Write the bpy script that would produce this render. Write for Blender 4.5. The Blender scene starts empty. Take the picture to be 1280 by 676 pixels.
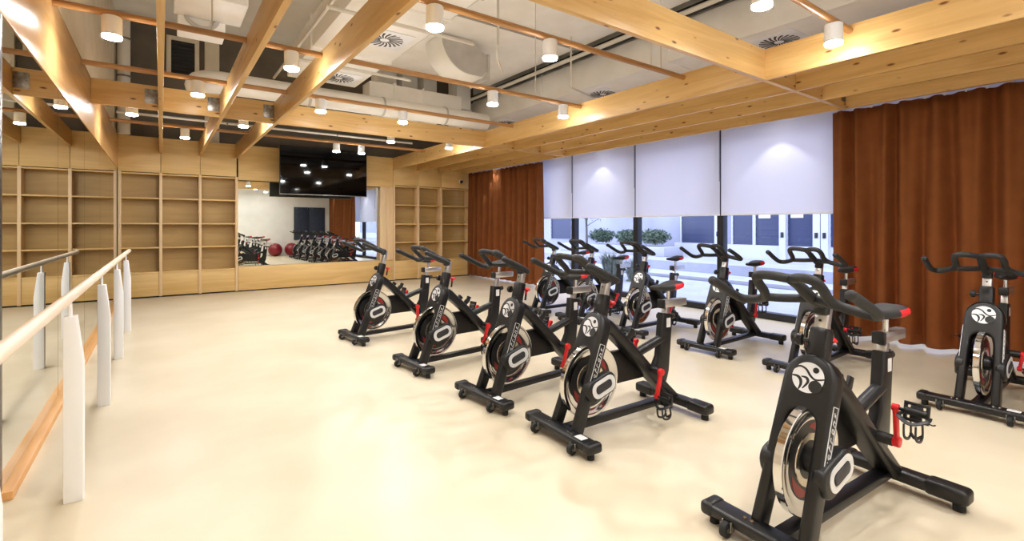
import bpy, bmesh, math, random
from mathutils import Vector, Matrix, Quaternion

random.seed(7)
S = bpy.context.scene
C = S.collection
PI = math.pi

# ------------------------------------------------------------------ helpers
def V(*a): return Vector(a)

class MB:
    """collects shapes into one mesh"""
    def __init__(self): self.bm = bmesh.new()
    def _merge(self, b):
        me = bpy.data.meshes.new('tmp'); b.to_mesh(me); b.free()
        self.bm.from_mesh(me); bpy.data.meshes.remove(me)
    def box(self, lo, hi, bev=0.0, seg=2, mat=None):
        b = bmesh.new()
        bmesh.ops.create_cube(b, size=1)
        c = [(lo[i]+hi[i])/2 for i in range(3)]; d = [abs(hi[i]-lo[i]) for i in range(3)]
        for v in b.verts: v.co = Vector((v.co.x*d[0], v.co.y*d[1], v.co.z*d[2]))
        if bev > 0:
            bmesh.ops.bevel(b, geom=list(b.edges), offset=min(bev, .49*min(d)), segments=seg, profile=.5, affect='EDGES')
        M = Matrix.Translation(c)
        if mat is not None: M = mat @ M
        bmesh.ops.transform(b, matrix=M, verts=b.verts)
        self._merge(b); return self
    def bar(self, a, b_, w, h, bev=0.0, up=(0, 0, 1)):
        """box of section w (sideways) x h (upwards) running a -> b"""
        a, b_ = Vector(a), Vector(b_); d = b_-a; L = d.length; z = d.normalized()
        x = Vector(up).cross(z)
        if x.length < 1e-4: x = Vector((0, 1, 0)).cross(z)
        x.normalize(); y = z.cross(x)
        M = Matrix((x, y, z)).transposed().to_4x4(); M.translation = a
        return self.box((-w/2, -h/2, 0), (w/2, h/2, L), bev, 2, M)
    def cyl(self, a, b_, r, r2=None, n=20, bev=0.0):
        a, b_ = Vector(a), Vector(b_); d = b_-a
        b = bmesh.new()
        bmesh.ops.create_cone(b, cap_ends=True, cap_tris=False, segments=n, radius1=r, radius2=r if r2 is None else r2, depth=d.length)
        if bev:
            es = [e for e in b.edges if any(len(f.verts) > 4 for f in e.link_faces)]
            bmesh.ops.bevel(b, geom=es, offset=bev, segments=2, profile=.5, affect='EDGES')
        M = Matrix.Translation((a+b_)/2) @ d.to_track_quat('Z', 'Y').to_matrix().to_4x4()
        bmesh.ops.transform(b, matrix=M, verts=b.verts)
        self._merge(b); return self
    def sphere(self, c, r, sc=(1, 1, 1), n=16):
        b = bmesh.new(); bmesh.ops.create_uvsphere(b, u_segments=n*2, v_segments=n, radius=r)
        for v in b.verts: v.co = Vector((v.co.x*sc[0], v.co.y*sc[1], v.co.z*sc[2]))+Vector(c)
        self._merge(b); return self
    def ico(self, c, r, sub=2, sc=(1, 1, 1)):
        b = bmesh.new(); bmesh.ops.create_icosphere(b, subdivisions=sub, radius=r)
        for v in b.verts: v.co = Vector((v.co.x*sc[0], v.co.y*sc[1], v.co.z*sc[2]))+Vector(c)
        self._merge(b); return self
    def prism(self, pts, vec, bev=0.0, seg=2):
        """closed 3D outline extruded by vec"""
        b = bmesh.new(); vec = Vector(vec)
        A = [b.verts.new(p) for p in pts]; B = [b.verts.new(Vector(p)+vec) for p in pts]
        n = len(pts)
        f1 = b.faces.new(A); f2 = b.faces.new(list(reversed(B)))
        for i in range(n):
            j = (i+1) % n
            b.faces.new((A[j], A[i], B[i], B[j]))
        bmesh.ops.recalc_face_normals(b, faces=b.faces)
        if bev:
            es = [e for e in b.edges if f1 in e.link_faces or f2 in e.link_faces]
            bmesh.ops.bevel(b, geom=es, offset=bev, segments=seg, profile=.5, affect='EDGES')
        bmesh.ops.triangulate(b, faces=[f for f in b.faces if len(f.verts) > 4])
        self._merge(b); return self
    def lathe(self, prof, o=(0, 0, 0), axis=(0, 0, 1), n=32):
        """prof: (radius, height) list along axis"""
        b = bmesh.new(); q = Vector(axis).to_track_quat('Z', 'Y'); o = Vector(o)
        rings = []
        for r, h in prof:
            if r < 1e-6: rings.append([b.verts.new(o+q @ Vector((0, 0, h)))])
            else: rings.append([b.verts.new(o+q @ Vector((r*math.cos(2*PI*i/n), r*math.sin(2*PI*i/n), h))) for i in range(n)])
        for a, c in zip(rings, rings[1:]):
            for i in range(n):
                j = (i+1) % n
                if len(a) == 1 and len(c) == 1: continue
                if len(a) == 1: b.faces.new((a[0], c[i], c[j]))
                elif len(c) == 1: b.faces.new((a[i], a[j], c[0]))
                else: b.faces.new((a[i], a[j], c[j], c[i]))
        bmesh.ops.recalc_face_normals(b, faces=b.faces)
        self._merge(b); return self
    def sweep(self, pts, prof, up=(0, 0, 1), fixed=False):
        """prof: list of (x,y) section or a radius, or list of radii; ends capped"""
        P = [Vector(p) for p in pts]; n = len(P)
        T = []
        for i in range(n):
            t = (P[min(i+1, n-1)]-P[max(i-1, 0)]); T.append(t.normalized())
        b = bmesh.new(); rings = []
        u = Vector(up); x = u.cross(T[0])
        if x.length < 1e-3: x = Vector((1, 0, 0)).cross(T[0])
        x.normalize()
        for i in range(n):
            if fixed:
                x = u.cross(T[i]); x.normalize()
            elif i:
                q = T[i-1].rotation_difference(T[i]); x = q @ x
                x = (x-T[i]*x.dot(T[i])).normalized()
            y = T[i].cross(x)
            if isinstance(prof, (int, float)): sec = [(prof*math.cos(a*2*PI/14), prof*math.sin(a*2*PI/14)) for a in range(14)]
            elif isinstance(prof[0], (int, float)): sec = [(prof[i]*math.cos(a*2*PI/12), prof[i]*math.sin(a*2*PI/12)) for a in range(12)]
            elif isinstance(prof[0][0], (int, float)): sec = prof
            else: sec = prof[i]
            rings.append([b.verts.new(P[i]+x*a+y*c) for a, c in sec])
        m = len(rings[0])
        for a, c in zip(rings, rings[1:]):
            for i in range(m):
                j = (i+1) % m; b.faces.new((a[i], a[j], c[j], c[i]))
        b.faces.new(list(reversed(rings[0]))); b.faces.new(rings[-1])
        bmesh.ops.recalc_face_normals(b, faces=b.faces)
        self._merge(b); return self
    def quad(self, a, b_, c, d):
        vs = [self.bm.verts.new(p) for p in (a, b_, c, d)]; self.bm.faces.new(vs); return self
    def tri(self, a, b_, c):
        vs = [self.bm.verts.new(p) for p in (a, b_, c)]; self.bm.faces.new(vs); return self
    def mesh(self, name, mat, sharp=38):
        bm = self.bm
        for f in bm.faces: f.smooth = True
        for e in bm.edges:
            if len(e.link_faces) == 2:
                e.smooth = e.calc_face_angle(0) < math.radians(sharp)
            else: e.smooth = False
        me = bpy.data.meshes.new(name); bm.to_mesh(me); bm.free()
        me.materials.append(mat); return me
    def build(self, name, mat, parent=None, loc=None, sharp=38):
        o = bpy.data.objects.new(name, self.mesh(name, mat, sharp)); C.objects.link(o)
        if parent is not None: o.parent = parent
        if loc is not None: o.location = loc
        return o

def tag(o, label=None, cat=None, group=None, kind=None):
    if label: o['label'] = label
    if cat: o['category'] = cat
    if group: o['group'] = group
    if kind: o['kind'] = kind
    return o
def empty(name, loc=(0, 0, 0), rz=0, label=None, cat=None, group=None, kind=None):
    o = bpy.data.objects.new(name, None); C.objects.link(o); o.empty_display_size = .1
    o.location = loc; o.rotation_euler = (0, 0, rz)
    return tag(o, label, cat, group, kind)
def kids(o): return [c for c in bpy.data.objects if c.parent is o]
def copy_tree(o, parent=None):
    c = o.copy(); C.objects.link(c)
    if parent is not None: c.parent = parent
    for ch in kids(o): copy_tree(ch, c)
    return c
def smooth(pts, k=6):
    P = [Vector(p) for p in pts]; out = []
    for i in range(len(P)-1):
        p0, p1, p2, p3 = P[max(i-1, 0)], P[i], P[i+1], P[min(i+2, len(P)-1)]
        for j in range(k):
            t = j/k
            out.append(.5*((2*p1)+(p2-p0)*t+(2*p0-5*p1+4*p2-p3)*t*t+(3*p1-p0-3*p2+p3)*t**3))
    out.append(P[-1]); return out
def rrect(w, h, r, k=3):
    o = []
    for cx, cy, a0 in ((w/2-r, h/2-r, 0), (-w/2+r, h/2-r, PI/2), (-w/2+r, -h/2+r, PI), (w/2-r, -h/2+r, 1.5*PI)):
        for i in range(k+1):
            a = a0+PI/2*i/k; o.append((cx+r*math.cos(a), cy+r*math.sin(a)))
    return o

# ------------------------------------------------------------------ materials
def lin(c):
    f = lambda v: v/12.92 if v <= .04045 else ((v+.055)/1.055)**2.4
    return tuple(f(x/255) for x in c)+(1,)
def mat(name, rgb, rough=.5, metal=0.0, spec=.5, srgb=True, coat=0, sheen=0):
    m = bpy.data.materials.new(name); m.use_nodes = True
    p = m.node_tree.nodes['Principled BSDF']
    p.inputs['Base Color'].default_value = lin(rgb) if srgb else tuple(rgb)+(1,)
    p.inputs['Roughness'].default_value = rough; p.inputs['Metallic'].default_value = metal
    p.inputs['Specular IOR Level'].default_value = spec
    if coat: p.inputs['Coat Weight'].default_value = coat; p.inputs['Coat Roughness'].default_value = .15
    if sheen: p.inputs['Sheen Weight'].default_value = sheen; p.inputs['Sheen Roughness'].default_value = .4
    return m
def vary(m, c1, c2, scale=6, detail=4, stretch=(1, 1, 1), bump=0.0, lo=.35, hi=.65, coord='Object'):
    """noise-driven colour variation"""
    nt = m.node_tree; N = nt.nodes; p = N['Principled BSDF']
    tc = N.new('ShaderNodeTexCoord'); mp = N.new('ShaderNodeMapping'); mp.inputs['Scale'].default_value = stretch
    nz = N.new('ShaderNodeTexNoise'); nz.inputs['Scale'].default_value = scale; nz.inputs['Detail'].default_value = detail
    cr = N.new('ShaderNodeValToRGB'); cr.color_ramp.elements[0].position = lo; cr.color_ramp.elements[1].position = hi
    cr.color_ramp.elements[0].color = lin(c1); cr.color_ramp.elements[1].color = lin(c2)
    L = nt.links.new
    L(tc.outputs[coord], mp.inputs['Vector']); L(mp.outputs[0], nz.inputs['Vector']); L(nz.outputs['Fac'], cr.inputs['Fac'])
    L(cr.outputs['Color'], p.inputs['Base Color'])
    if bump:
        bp = N.new('ShaderNodeBump'); bp.inputs['Strength'].default_value = bump; bp.inputs['Distance'].default_value = .01
        L(nz.outputs['Fac'], bp.inputs['Height']); L(bp.outputs[0], p.inputs['Normal'])
    return m
def wood(name, c_dark, c_light, axis='Y', rough=.38, knots=True, knot=(110, 62, 22), gs=1.0, coat=0.0):
    """timber: grain stretched along one axis, scattered dark knots"""
    m = mat(name, c_light, rough, coat=coat); nt = m.node_tree; N = nt.nodes; L = nt.links.new
    p = N['Principled BSDF']; tc = N.new('ShaderNodeTexCoord')
    st = {'X': (.5, 5, 5), 'Y': (5, .5, 5), 'Z': (5, 5, .5)}[axis]
    mp = N.new('ShaderNodeMapping'); mp.inputs['Scale'].default_value = tuple(s*gs for s in st)
    L(tc.outputs['Object'], mp.inputs['Vector'])
    n1 = N.new('ShaderNodeTexNoise'); n1.inputs['Scale'].default_value = 1.5; n1.inputs['Detail'].default_value = 5; n1.inputs['Distortion'].default_value = 1.2
    L(mp.outputs[0], n1.inputs['Vector'])
    mp2 = N.new('ShaderNodeMapping'); mp2.inputs['Scale'].default_value = tuple(s*gs*5 if s > 1 else s*gs*1.5 for s in st)
    L(tc.outputs['Object'], mp2.inputs['Vector'])
    n2 = N.new('ShaderNodeTexNoise'); n2.inputs['Scale'].default_value = 2; n2.inputs['Detail'].default_value = 3
    L(mp2.outputs[0], n2.inputs['Vector'])
    ad = N.new('ShaderNodeMath'); ad.operation = 'MULTIPLY_ADD'; ad.inputs[1].default_value = .35; 
    L(n2.outputs['Fac'], ad.inputs[0]); L(n1.outputs['Fac'], ad.inputs[2])
    cr = N.new('ShaderNodeValToRGB'); cr.color_ramp.elements[0].position = .42; cr.color_ramp.elements[1].position = .86
    cr.color_ramp.elements[0].color = lin(c_dark); cr.color_ramp.elements[1].color = lin(c_light)
    L(ad.outputs[0], cr.inputs['Fac']); out = cr.outputs['Color']
    if knots:
        mk = N.new('ShaderNodeMapping'); mk.inputs['Scale'].default_value = {'X': (2.0, 5.5, 5.5), 'Y': (5.5, 2.0, 5.5), 'Z': (5.5, 5.5, 2.0)}[axis]
        L(tc.outputs['Object'], mk.inputs['Vector'])
        vo = N.new('ShaderNodeTexVoronoi'); vo.inputs['Scale'].default_value = 1.9; vo.inputs['Randomness'].default_value = 1
        L(mk.outputs[0], vo.inputs['Vector'])
        kr = N.new('ShaderNodeValToRGB'); kr.color_ramp.elements[0].position = .07; kr.color_ramp.elements[1].position = .15
        kr.color_ramp.elements[0].color = (1, 1, 1, 1); kr.color_ramp.elements[1].color = (0, 0, 0, 1)
        L(vo.outputs['Distance'], kr.inputs['Fac'])
        mx = N.new('ShaderNodeMix'); mx.data_type = 'RGBA'
        L(kr.outputs['Color'], mx.inputs[0]); L(out, mx.inputs[6]); mx.inputs[7].default_value = lin(knot)
        out = mx.outputs[2]
    L(out, p.inputs['Base Color'])
    return m
def emit(name, rgb, k):
    m = bpy.data.materials.new(name); m.use_nodes = True; nt = m.node_tree
    nt.nodes.clear(); e = nt.nodes.new('ShaderNodeEmission'); o = nt.nodes.new('ShaderNodeOutputMaterial')
    e.inputs['Color'].default_value = tuple(rgb)+(1,); e.inputs['Strength'].default_value = k
    nt.links.new(e.outputs[0], o.inputs[0]); return m

M = {}
M['beam_y'] = wood('beam timber lengthwise', (196, 152, 88), (222, 184, 122), 'Y')
M['beam_x'] = wood('beam timber crosswise', (196, 152, 88), (222, 184, 122), 'X')
M['ply'] = wood('pale plywood', (204, 166, 102), (222, 188, 126), 'X', .45, False)
M['ply_z'] = wood('pale plywood upright', (216, 184, 140), (228, 200, 158), 'Z', .45, False)
M['shelf_back'] = wood('shaded shelf back wood', (164, 134, 80), (180, 150, 94), 'X', .5, False)  # darker than the plywood: shade inside the shelves put into the colour
M['fascia'] = wood('satin veneer', (198, 150, 92), (212, 166, 108), 'Y', .22, False)
M['rod'] = wood('orange brown dowel', (158, 112, 62), (176, 128, 76), 'X', .4, False)
M['barre'] = wood('ash handrail', (226, 204, 182), (238, 220, 202), 'Y', .4, False)
M['plinth'] = wood('orange timber plinth', (212, 156, 96), (226, 172, 112), 'Y', .4, False)
M['floor'] = vary(mat('beige vinyl floor', (225, 204, 170), .32, spec=.4), (206, 193, 167), (217, 205, 181), 1.3, 5, (1, 1, 1))
M['white_wall'] = vary(mat('white painted wall', (232, 230, 226), .6), (230, 228, 224), (236, 234, 230), 3)
M['cream_wall'] = vary(mat('cream painted wall', (214, 202, 180), .6), (208, 196, 172), (218, 206, 184), 3)
M['shaded_wall'] = vary(mat('shaded taupe wall', (96, 88, 76), .7), (88, 80, 70), (104, 95, 82), 2)  # dark tone carries the shadow on the wall above the shelves
M['ceiling'] = vary(mat('ceiling slab paint', (196, 188, 172), .7), (232, 228, 220), (240, 237, 230), 2)
M['panel'] = vary(mat('ceiling panel paint', (238, 232, 220), .55), (244, 241, 235), (250, 248, 244), 3)
M['duct'] = vary(mat('painted duct steel', (238, 233, 222), .42), (243, 240, 232), (249, 247, 242), 3)
M['duct_grey'] = vary(mat('grey duct steel and shaded duct side', (196, 193, 188), .42, .2), (188, 185, 180), (204, 201, 196), 4)
M['pipe'] = mat('pipe paint', (214, 208, 196), .4)
M['pipe_dark'] = mat('grey steel channel', (150, 146, 138), .4)
M['steel'] = vary(mat('galvanised bracket', (140, 136, 128), .35, .9), (120, 116, 108), (160, 156, 148), 30)
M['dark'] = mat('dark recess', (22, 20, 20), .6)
M['black_vent'] = mat('vent slot black', (20, 20, 22), .5)
M['white_metal'] = mat('white powder coat', (240, 242, 246), .35)
M['white_plastic'] = mat('white plastic', (240, 240, 240), .4)
M['lens'] = emit('lamp lens', (1, .99, .97), 340)
M['lens_soft'] = emit('small lamp lens', (1, .99, .97), 12)
M['curtain'] = vary(mat('rust velvet', (128, 64, 26), .85), (154, 91, 44), (162, 98, 49), 6, 3, (1, 1, 1), .0)
M['frame_dark'] = mat('dark anodised window frame', (38, 40, 46), .35, .3)
M['screen'] = mat('black glass screen', (2, 2, 3), .05, spec=.22)
M['bezel'] = mat('black tv bezel', (12, 12, 13), .3)
M['mirror'] = mat('silvered mirror', (228, 232, 226), .0, 1)
M['mirror_edge'] = mat('mirror edge black', (20, 22, 20), .3)
# bike
M['b_black'] = vary(mat('satin black frame', (18, 18, 20), .36, spec=.45), (15, 15, 17), (20, 20, 22), 20)
M['b_plast'] = mat('black plastic', (13, 13, 15), .42)
M['b_grip'] = vary(mat('black foam grip', (25, 25, 27), .58), (21, 21, 23), (28, 28, 30), 120, 2, (1, 1, 1), .1)
M['b_grey'] = mat('dark grey pad', (44, 44, 48), .5)
M['chrome'] = mat('polished chrome', (222, 222, 222), .09, 1)
M['alu'] = mat('brushed aluminium', (205, 205, 206), .28, .9)
M['wheel_face'] = mat('polished flywheel face', (214, 206, 190), .16, .9)
M['wheel_dark'] = mat('dark flywheel web', (30, 29, 30), .4)
M['red'] = mat('red plastic', (205, 22, 32), .4)
M['red_metal'] = mat('red anodised crank', (214, 34, 38), .35, .2)
M['red_dark'] = mat('dark red decal', (150, 36, 34), .4)
M['badge'] = mat('silver badge', (222, 224, 228), .35, .2)
M['sticker'] = mat('white sticker', (215, 215, 215), .5)
M['rubber'] = mat('black rubber', (14, 14, 15), .7)
M['ball'] = vary(mat('burgundy vinyl ball', (122, 20, 34), .35), (112, 18, 30), (130, 24, 38), 4)
M['mat_blue'] = vary(mat('slate blue foam mat', (44, 54, 74), .6), (40, 50, 70), (48, 58, 78), 8)
# outside
M['pave'] = vary(mat('pale paving', (206, 208, 224), .7), (150, 153, 168), (162, 165, 180), 1.2)
M['kerb'] = mat('kerb stone', (164, 166, 180), .7)
M['road'] = vary(mat('asphalt', (176, 178, 196), .8), (168, 170, 190), (184, 186, 204), 3)
M['facade'] = vary(mat('pale facade render', (196, 198, 218), .7), (142, 145, 166), (154, 157, 176), .8)
M['facade_white'] = mat('white facade frame', (184, 187, 198), .5)
M['shutter'] = mat('blue grey roller shutter', (44, 54, 88), .4)
M['hedge'] = vary(mat('hedge leaves', (62, 82, 66), .7), (44, 62, 52), (92, 112, 92), 9)
M['tuft'] = vary(mat('grass blades', (98, 112, 104), .7), (72, 88, 80), (140, 152, 142), 8)
M['bark'] = mat('grey bark', (84, 80, 84), .8)

def blind_mat():
    m = bpy.data.materials.new('translucent roller fabric'); m.use_nodes = True; nt = m.node_tree; nt.nodes.clear(); N = nt.nodes
    o = N.new('ShaderNodeOutputMaterial'); d = N.new('ShaderNodeBsdfDiffuse'); t = N.new('ShaderNodeBsdfTranslucent'); x = N.new('ShaderNodeMixShader')
    d.inputs['Color'].default_value = lin((236, 237, 244)); t.inputs['Color'].default_value = lin((242, 241, 246)); x.inputs[0].default_value = .58
    nt.links.new(d.outputs[0], x.inputs[1]); nt.links.new(t.outputs[0], x.inputs[2]); nt.links.new(x.outputs[0], o.inputs[0]); return m
M['blind'] = blind_mat()
def glass_mat():
    m = bpy.data.materials.new('window glass'); m.use_nodes = True; nt = m.node_tree; nt.nodes.clear(); N = nt.nodes
    o = N.new('ShaderNodeOutputMaterial'); t = N.new('ShaderNodeBsdfTransparent'); g = N.new('ShaderNodeBsdfGlossy'); x = N.new('ShaderNodeMixShader'); f = N.new('ShaderNodeLayerWeight'); pw = N.new('ShaderNodeMath'); ml = N.new('ShaderNodeMath')
    g.inputs['Roughness'].default_value = .0; f.inputs['Blend'].default_value = .5; pw.operation = 'POWER'; pw.inputs[1].default_value = 5; ml.operation = 'MULTIPLY_ADD'; ml.inputs[1].default_value = .55; ml.inputs[2].default_value = .02; nt.links.new(f.outputs['Facing'], pw.inputs[0]); nt.links.new(pw.outputs[0], ml.inputs[0]); t.inputs['Color'].default_value = (.93, .95, 1, 1)
    nt.links.new(ml.outputs[0], x.inputs[0]); nt.links.new(t.outputs[0], x.inputs[1]); nt.links.new(g.outputs[0], x.inputs[2]); nt.links.new(x.outputs[0], o.inputs[0]); return m
M['glass'] = glass_mat()

# ------------------------------------------------------------------ room constants
MIR = .5                     # the far mirror hangs a touch out of square
XL, XR = -.66, 7.30          # mirror face, window wall face
YB, YF = 11.70, -1.00        # shelf fronts, wall behind the camera
ZB, ZT = 2.82, 3.115         # timber grid bottom / top
ZC = 5.4

def struct(mb, name, m, kind='structure'):
    return tag(mb.build(name, m), kind=kind)

struct(MB().box((-.9, YF-.15, -.12), (XR+.2, 12.2, 0)), 'floor', M['floor'])
struct(MB().box((-.9, YF-.15, ZC), (XR+.4, 12.2, ZC+.15)), 'ceiling', M['ceiling'])
struct(MB().box((-.9, 12.0, 0), (XR+.2, 12.2, ZC)), 'wall_back', M['shaded_wall'])
struct(MB().box((.74, 11.88, ZT+.005), (1.0, 12.0, ZC), .004), 'trim_3', M['cream_wall'])
struct(MB().box((-.9, YF-.15, 0), (XR+.2, YF, ZC)), 'wall_front', M['white_wall'])
struct(MB().box((-.9, YF, 0), (-.69, 12.0, ZC)), 'wall_left', M['cream_wall'])
mb = MB().box((XR+.02, YF, 2.98), (XR+.2, 12.0, ZC)).box((XR+.02, YF, 0), (XR+.2, -.83, 2.98)).box((XR+.02, 11.30, 0), (XR+.2, 12.0, 2.98))
struct(mb, 'wall_right', M['white_wall'])
struct(MB().box((XL-.03, 3.5, 0.0), (XL+.05, YB, .045), .004), 'baseboard_left', M['plinth'])
struct(MB().box((XL-.03, YF, 2.48), (XL+.006, YB, ZT), .002), 'trim_1', M['fascia'])
struct(MB().box((XL-.03, 3.47, .045), (XL+.004, 3.535, 2.48), .002), 'trim_2', M['mirror_edge'])

# windows : frames + glass + mullions, five bays
yw = [-.83, .90, 2.65, 4.37, 6.10, 7.83, 9.56, 11.30]
for i in range(7):
    a, b = yw[i], yw[i+1]
    x0, x1 = XR+.04, XR+.17
    fr = MB()
    fr.box((x0, a, 0), (x1, b, .10), .004).box((x0, a, 2.88), (x1, b, 2.98), .004)
    fr.box((x0, a, .1), (x1, a+.055, 2.88), .004).box((x0, b-.055, .1), (x1, b, 2.88), .004)
    w = struct(fr, 'window_%d' % (i+1), M['frame_dark'])
    MB().box((XR+.10, a+.055, .1), (XR+.108, b-.055, 2.88)).build('pane', M['glass'], w)

# ------------------------------------------------------------------ left wall mirrors
ym = [3.535, 5.22, 6.87, 8.50, 10.12, YB-.002]
mn = ['wall mirror sheet nearest the camera, reflecting the first barre posts', 'second wall mirror sheet from the camera, between two dark seams behind barre',
      'third wall mirror sheet from the camera along the barre wall', 'fourth wall mirror sheet from the camera along the barre wall', 'last wall mirror sheet, meeting the left bookshelf in the corner']
for i in range(5):
    e = empty('wall_mirror', (XL, ym[i], 0), 0, mn[i], 'mirror', 'mirror sheets along the barre wall')
    a, b = .004, ym[i+1]-ym[i]-.004
    MB().box((-.02, a, .05), (-.003, b, 2.478)).build('backing', M['mirror_edge'], e)
    MB().box((-.003, a, .05), (0, b, 2.478)).build('mirror_glass', M['mirror'], e)

# ------------------------------------------------------------------ barre
e = empty('ballet_barre', (-.375, 3.32, 0), 0, 'long pale wood ballet barre on white tapered posts before the mirrors', 'barre')
bp = MB(); BZ = 1.035-.0
bp.cyl((0, -3.9, BZ), (0, 5.72, BZ), .025, n=24, bev=.006); bp.build('handrail', M['barre'], e)
for k in range(-2, 5):
    y = k*1.62 if k < 4 else 5.55
    if k == 4: continue
    o = [(-.022, 0), (.055, 0), (.055, .70), (.028, .94), (-.022, .94)]
    post = MB().prism([(p[0], y-.035, p[1]) for p in o], (0, .07, 0), .004).build('post', M['white_metal'], e)
    MB().cyl((.002, y, .93), (.0, y, BZ-.01), .009, n=12).build('pin', M['white_metal'], post)

# ------------------------------------------------------------------ bookshelves on the back wall
LV = [.49, .97, 1.44, 1.93, 2.405]
def shelves(name, xs, label):
    e = empty(name, (xs[0], YB, 0), 0, label, 'bookshelf'); x0 = xs[0]; t = .048
    n = len(xs)-1
    for i, x in enumerate(xs):
        MB().box((x-x0-t/2, 0, .02), (x-x0+t/2, .29, 2.43 if 0 < i < n else 2.43), .002).build('upright', M['ply_z'], e)
    for i in range(n):
        a, b = xs[i]-x0+t/2, xs[i+1]-x0-t/2
        for z in LV: MB().box((a, .004, z-.013), (b, .27, z+.013), .002).build('shelf', M['ply'], e)
        MB().box((a, .015, .03), (b, .035, LV[0]-.013), .002).build('base_panel', M['ply'], e)
        MB().box((a, .27, LV[0]), (b, .285, 2.43)).build('back_panel', M['shelf_back'], e)
        MB().box((xs[i]-x0+(.003 if i else -t/2), .0, 2.432), (xs[i+1]-x0-.003, .03, ZT-.0), .002).build('top_panel', M['ply'], e)
    MB().box((-t/2, .06, 0), (xs[-1]-x0+t/2, .08, .03)).build('kick_shadow', M['dark'], e)  # near-black strip paints the shadow line under the shelves
    return e
shelves('bookshelf', [-.63, 0, .65, 1.30], 'empty plywood bookshelf left of the television, three bays wide')
shelves('bookshelf', [4.80, 5.47, 6.14, 7.03], 'empty plywood bookshelf right of the television, beside the far curtain')
# centre bay with mirror and cabinet
e = empty('mirror_surround', (1.33, YB, 0), 0, 'plywood surround and long low cabinet framing the mirror below the television', 'wall panelling')
W = 4.77-1.33
MB().box((0, 0, .025), (W, .05, .53), .002).build('base_panel', M['ply'], e)
MB().box((0, .05, .50), (W, .29, .53), .002).build('ledge', M['ply'], e)
MB().box((0, 0, 2.37), (W, .03, ZT), .002).build('header_panel', M['ply'], e)
MB().box((3.10, 0, .532), (3.27, .16, 2.368), .003).build('jamb', M['ply_z'], e)
MB().box((3.274, .02, .532), (W, .08, 2.368), .003).build('jamb', M['ply_z'], e)
MB().box((0, .06, 0), (W, .08, .025)).build('kick_shadow', M['dark'], e)  # the cabinet's base shadow, built as a near-black strip
e = empty('wall_mirror', (1.33, YB+.10, .53), 0, 'wide mirror under the television, reflecting bikes and red balls', 'mirror')
MB().box((.0, .004, .003), (3.095, .02, 1.838)).build('backing', M['mirror_edge'], e)
MB().box((.0, 0, .003), (3.095, .004, 1.838)).build('mirror_glass', M['mirror'], e)
e.rotation_euler = (0, 0, math.radians(MIR))

# television
e = empty('television', (2.985, 11.25, 2.60), 0, 'large black flat television mounted on the plywood header', 'television')
MB().box((-.94, -.02, -.525), (.94, .025, .525), .006).build('casing', M['bezel'], e)
MB().box((-.928, -.0225, -.508), (.928, -.0195, .513)).build('screen', M['screen'], e)
MB().box((-.94, -.024, -.527), (.94, -.018, -.515), .001).build('trim_strip', M['steel'], e)
MB().box((-.25, .025, -.05), (.25, .05, .32), .004).box((-.2, .05, .05), (-.14, .449, .12)).box((.14, .05, .05), (.2, .449, .12)).box((-.25, .40, -.1), (.25, .449, .3), .003).build('wall_bracket', M['bezel'], e)

# security camera on the right shelf top
e = empty('security_camera', (6.72, YB-.001, 2.60), 0, 'small white dome security camera on the shelf top by far curtain', 'camera')
MB().cyl((0, 0, .02), (0, -.05, .02), .05, n=24, bev=.008).build('base', M['white_plastic'], e)
MB().sphere((0, -.065, .01), .045, n=10).build('dome', M['bezel'], e)

# ------------------------------------------------------------------ timber grid
BX = [0.0, .65, 1.30, 4.78, 5.43, 6.08, 6.73]
bl = ['long timber ceiling beam nearest the mirror wall, seen from straight below', 'second long timber ceiling beam from the mirror wall',
      'third long timber ceiling beam from the mirror wall, ending beside the television', 'long timber beam edging the open ceiling bay, farthest from the windows of four',
      'second of four parallel timber beams toward the windows', 'third of four parallel timber beams toward the windows', 'long timber beam nearest the blinds and curtains']
HW = .024
for x, l in zip(BX, bl):
    o = MB().box((x-HW, YF+.002, ZB), (x+HW, YB-.002, ZT), .003).build('timber_beam', M['beam_y']); tag(o, l, 'beam', 'long timber ceiling beams', 'thing')
def cross(y, spans):
    for a, b, l, br in spans:
        e = empty('cross_beam', ((a+b)/2, y, ZB), 0, l, 'beam', 'short and long timber cross beams', 'thing'); h = (b-a)/2
        MB().box((-h, -HW, .002), (h, HW, ZT-ZB-.002), .003).build('timber', M['beam_x'], e)
        if br:
            MB().box((h-.135, -HW-.004, .07), (h-.004, -HW+.001, .25), .001).build('joist_bracket', M['steel'], e)
g = HW
cross(7.41, [(XL+.008, -g, 'short cross beam between mirror wall fascia and first long beam', True), (g, .65-g, 'short cross beam with steel bracket between first and second long beams', True),
             (.65+g, 1.30-g, 'short cross beam with steel bracket between second and third long beams', True), (1.30+g, 4.78-g, 'long cross beam in front of the television, spanning the open ceiling bay', False),
             (4.78+g, 5.43-g, 'short cross beam farther from camera, first of three toward the blinds', False), (5.43+g, 6.08-g, 'short cross beam farther from camera, second of three toward the blinds', False),
             (6.08+g, 6.73-g, 'short cross beam farther from camera, third of three toward the blinds', False)])
cross(2.39, [(1.30+g, 4.78-g, 'long cross beam nearest the camera, running out at the picture top', False),
             (4.78+g, 5.43-g, 'short cross beam nearer the camera, first of three toward the curtain', False), (5.43+g, 6.08-g, 'short cross beam nearer the camera, second of three toward the curtain', False),
             (6.08+g, 6.73-g, 'short cross beam nearer the camera, third of three, ending at curtain edge', True)])

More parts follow.
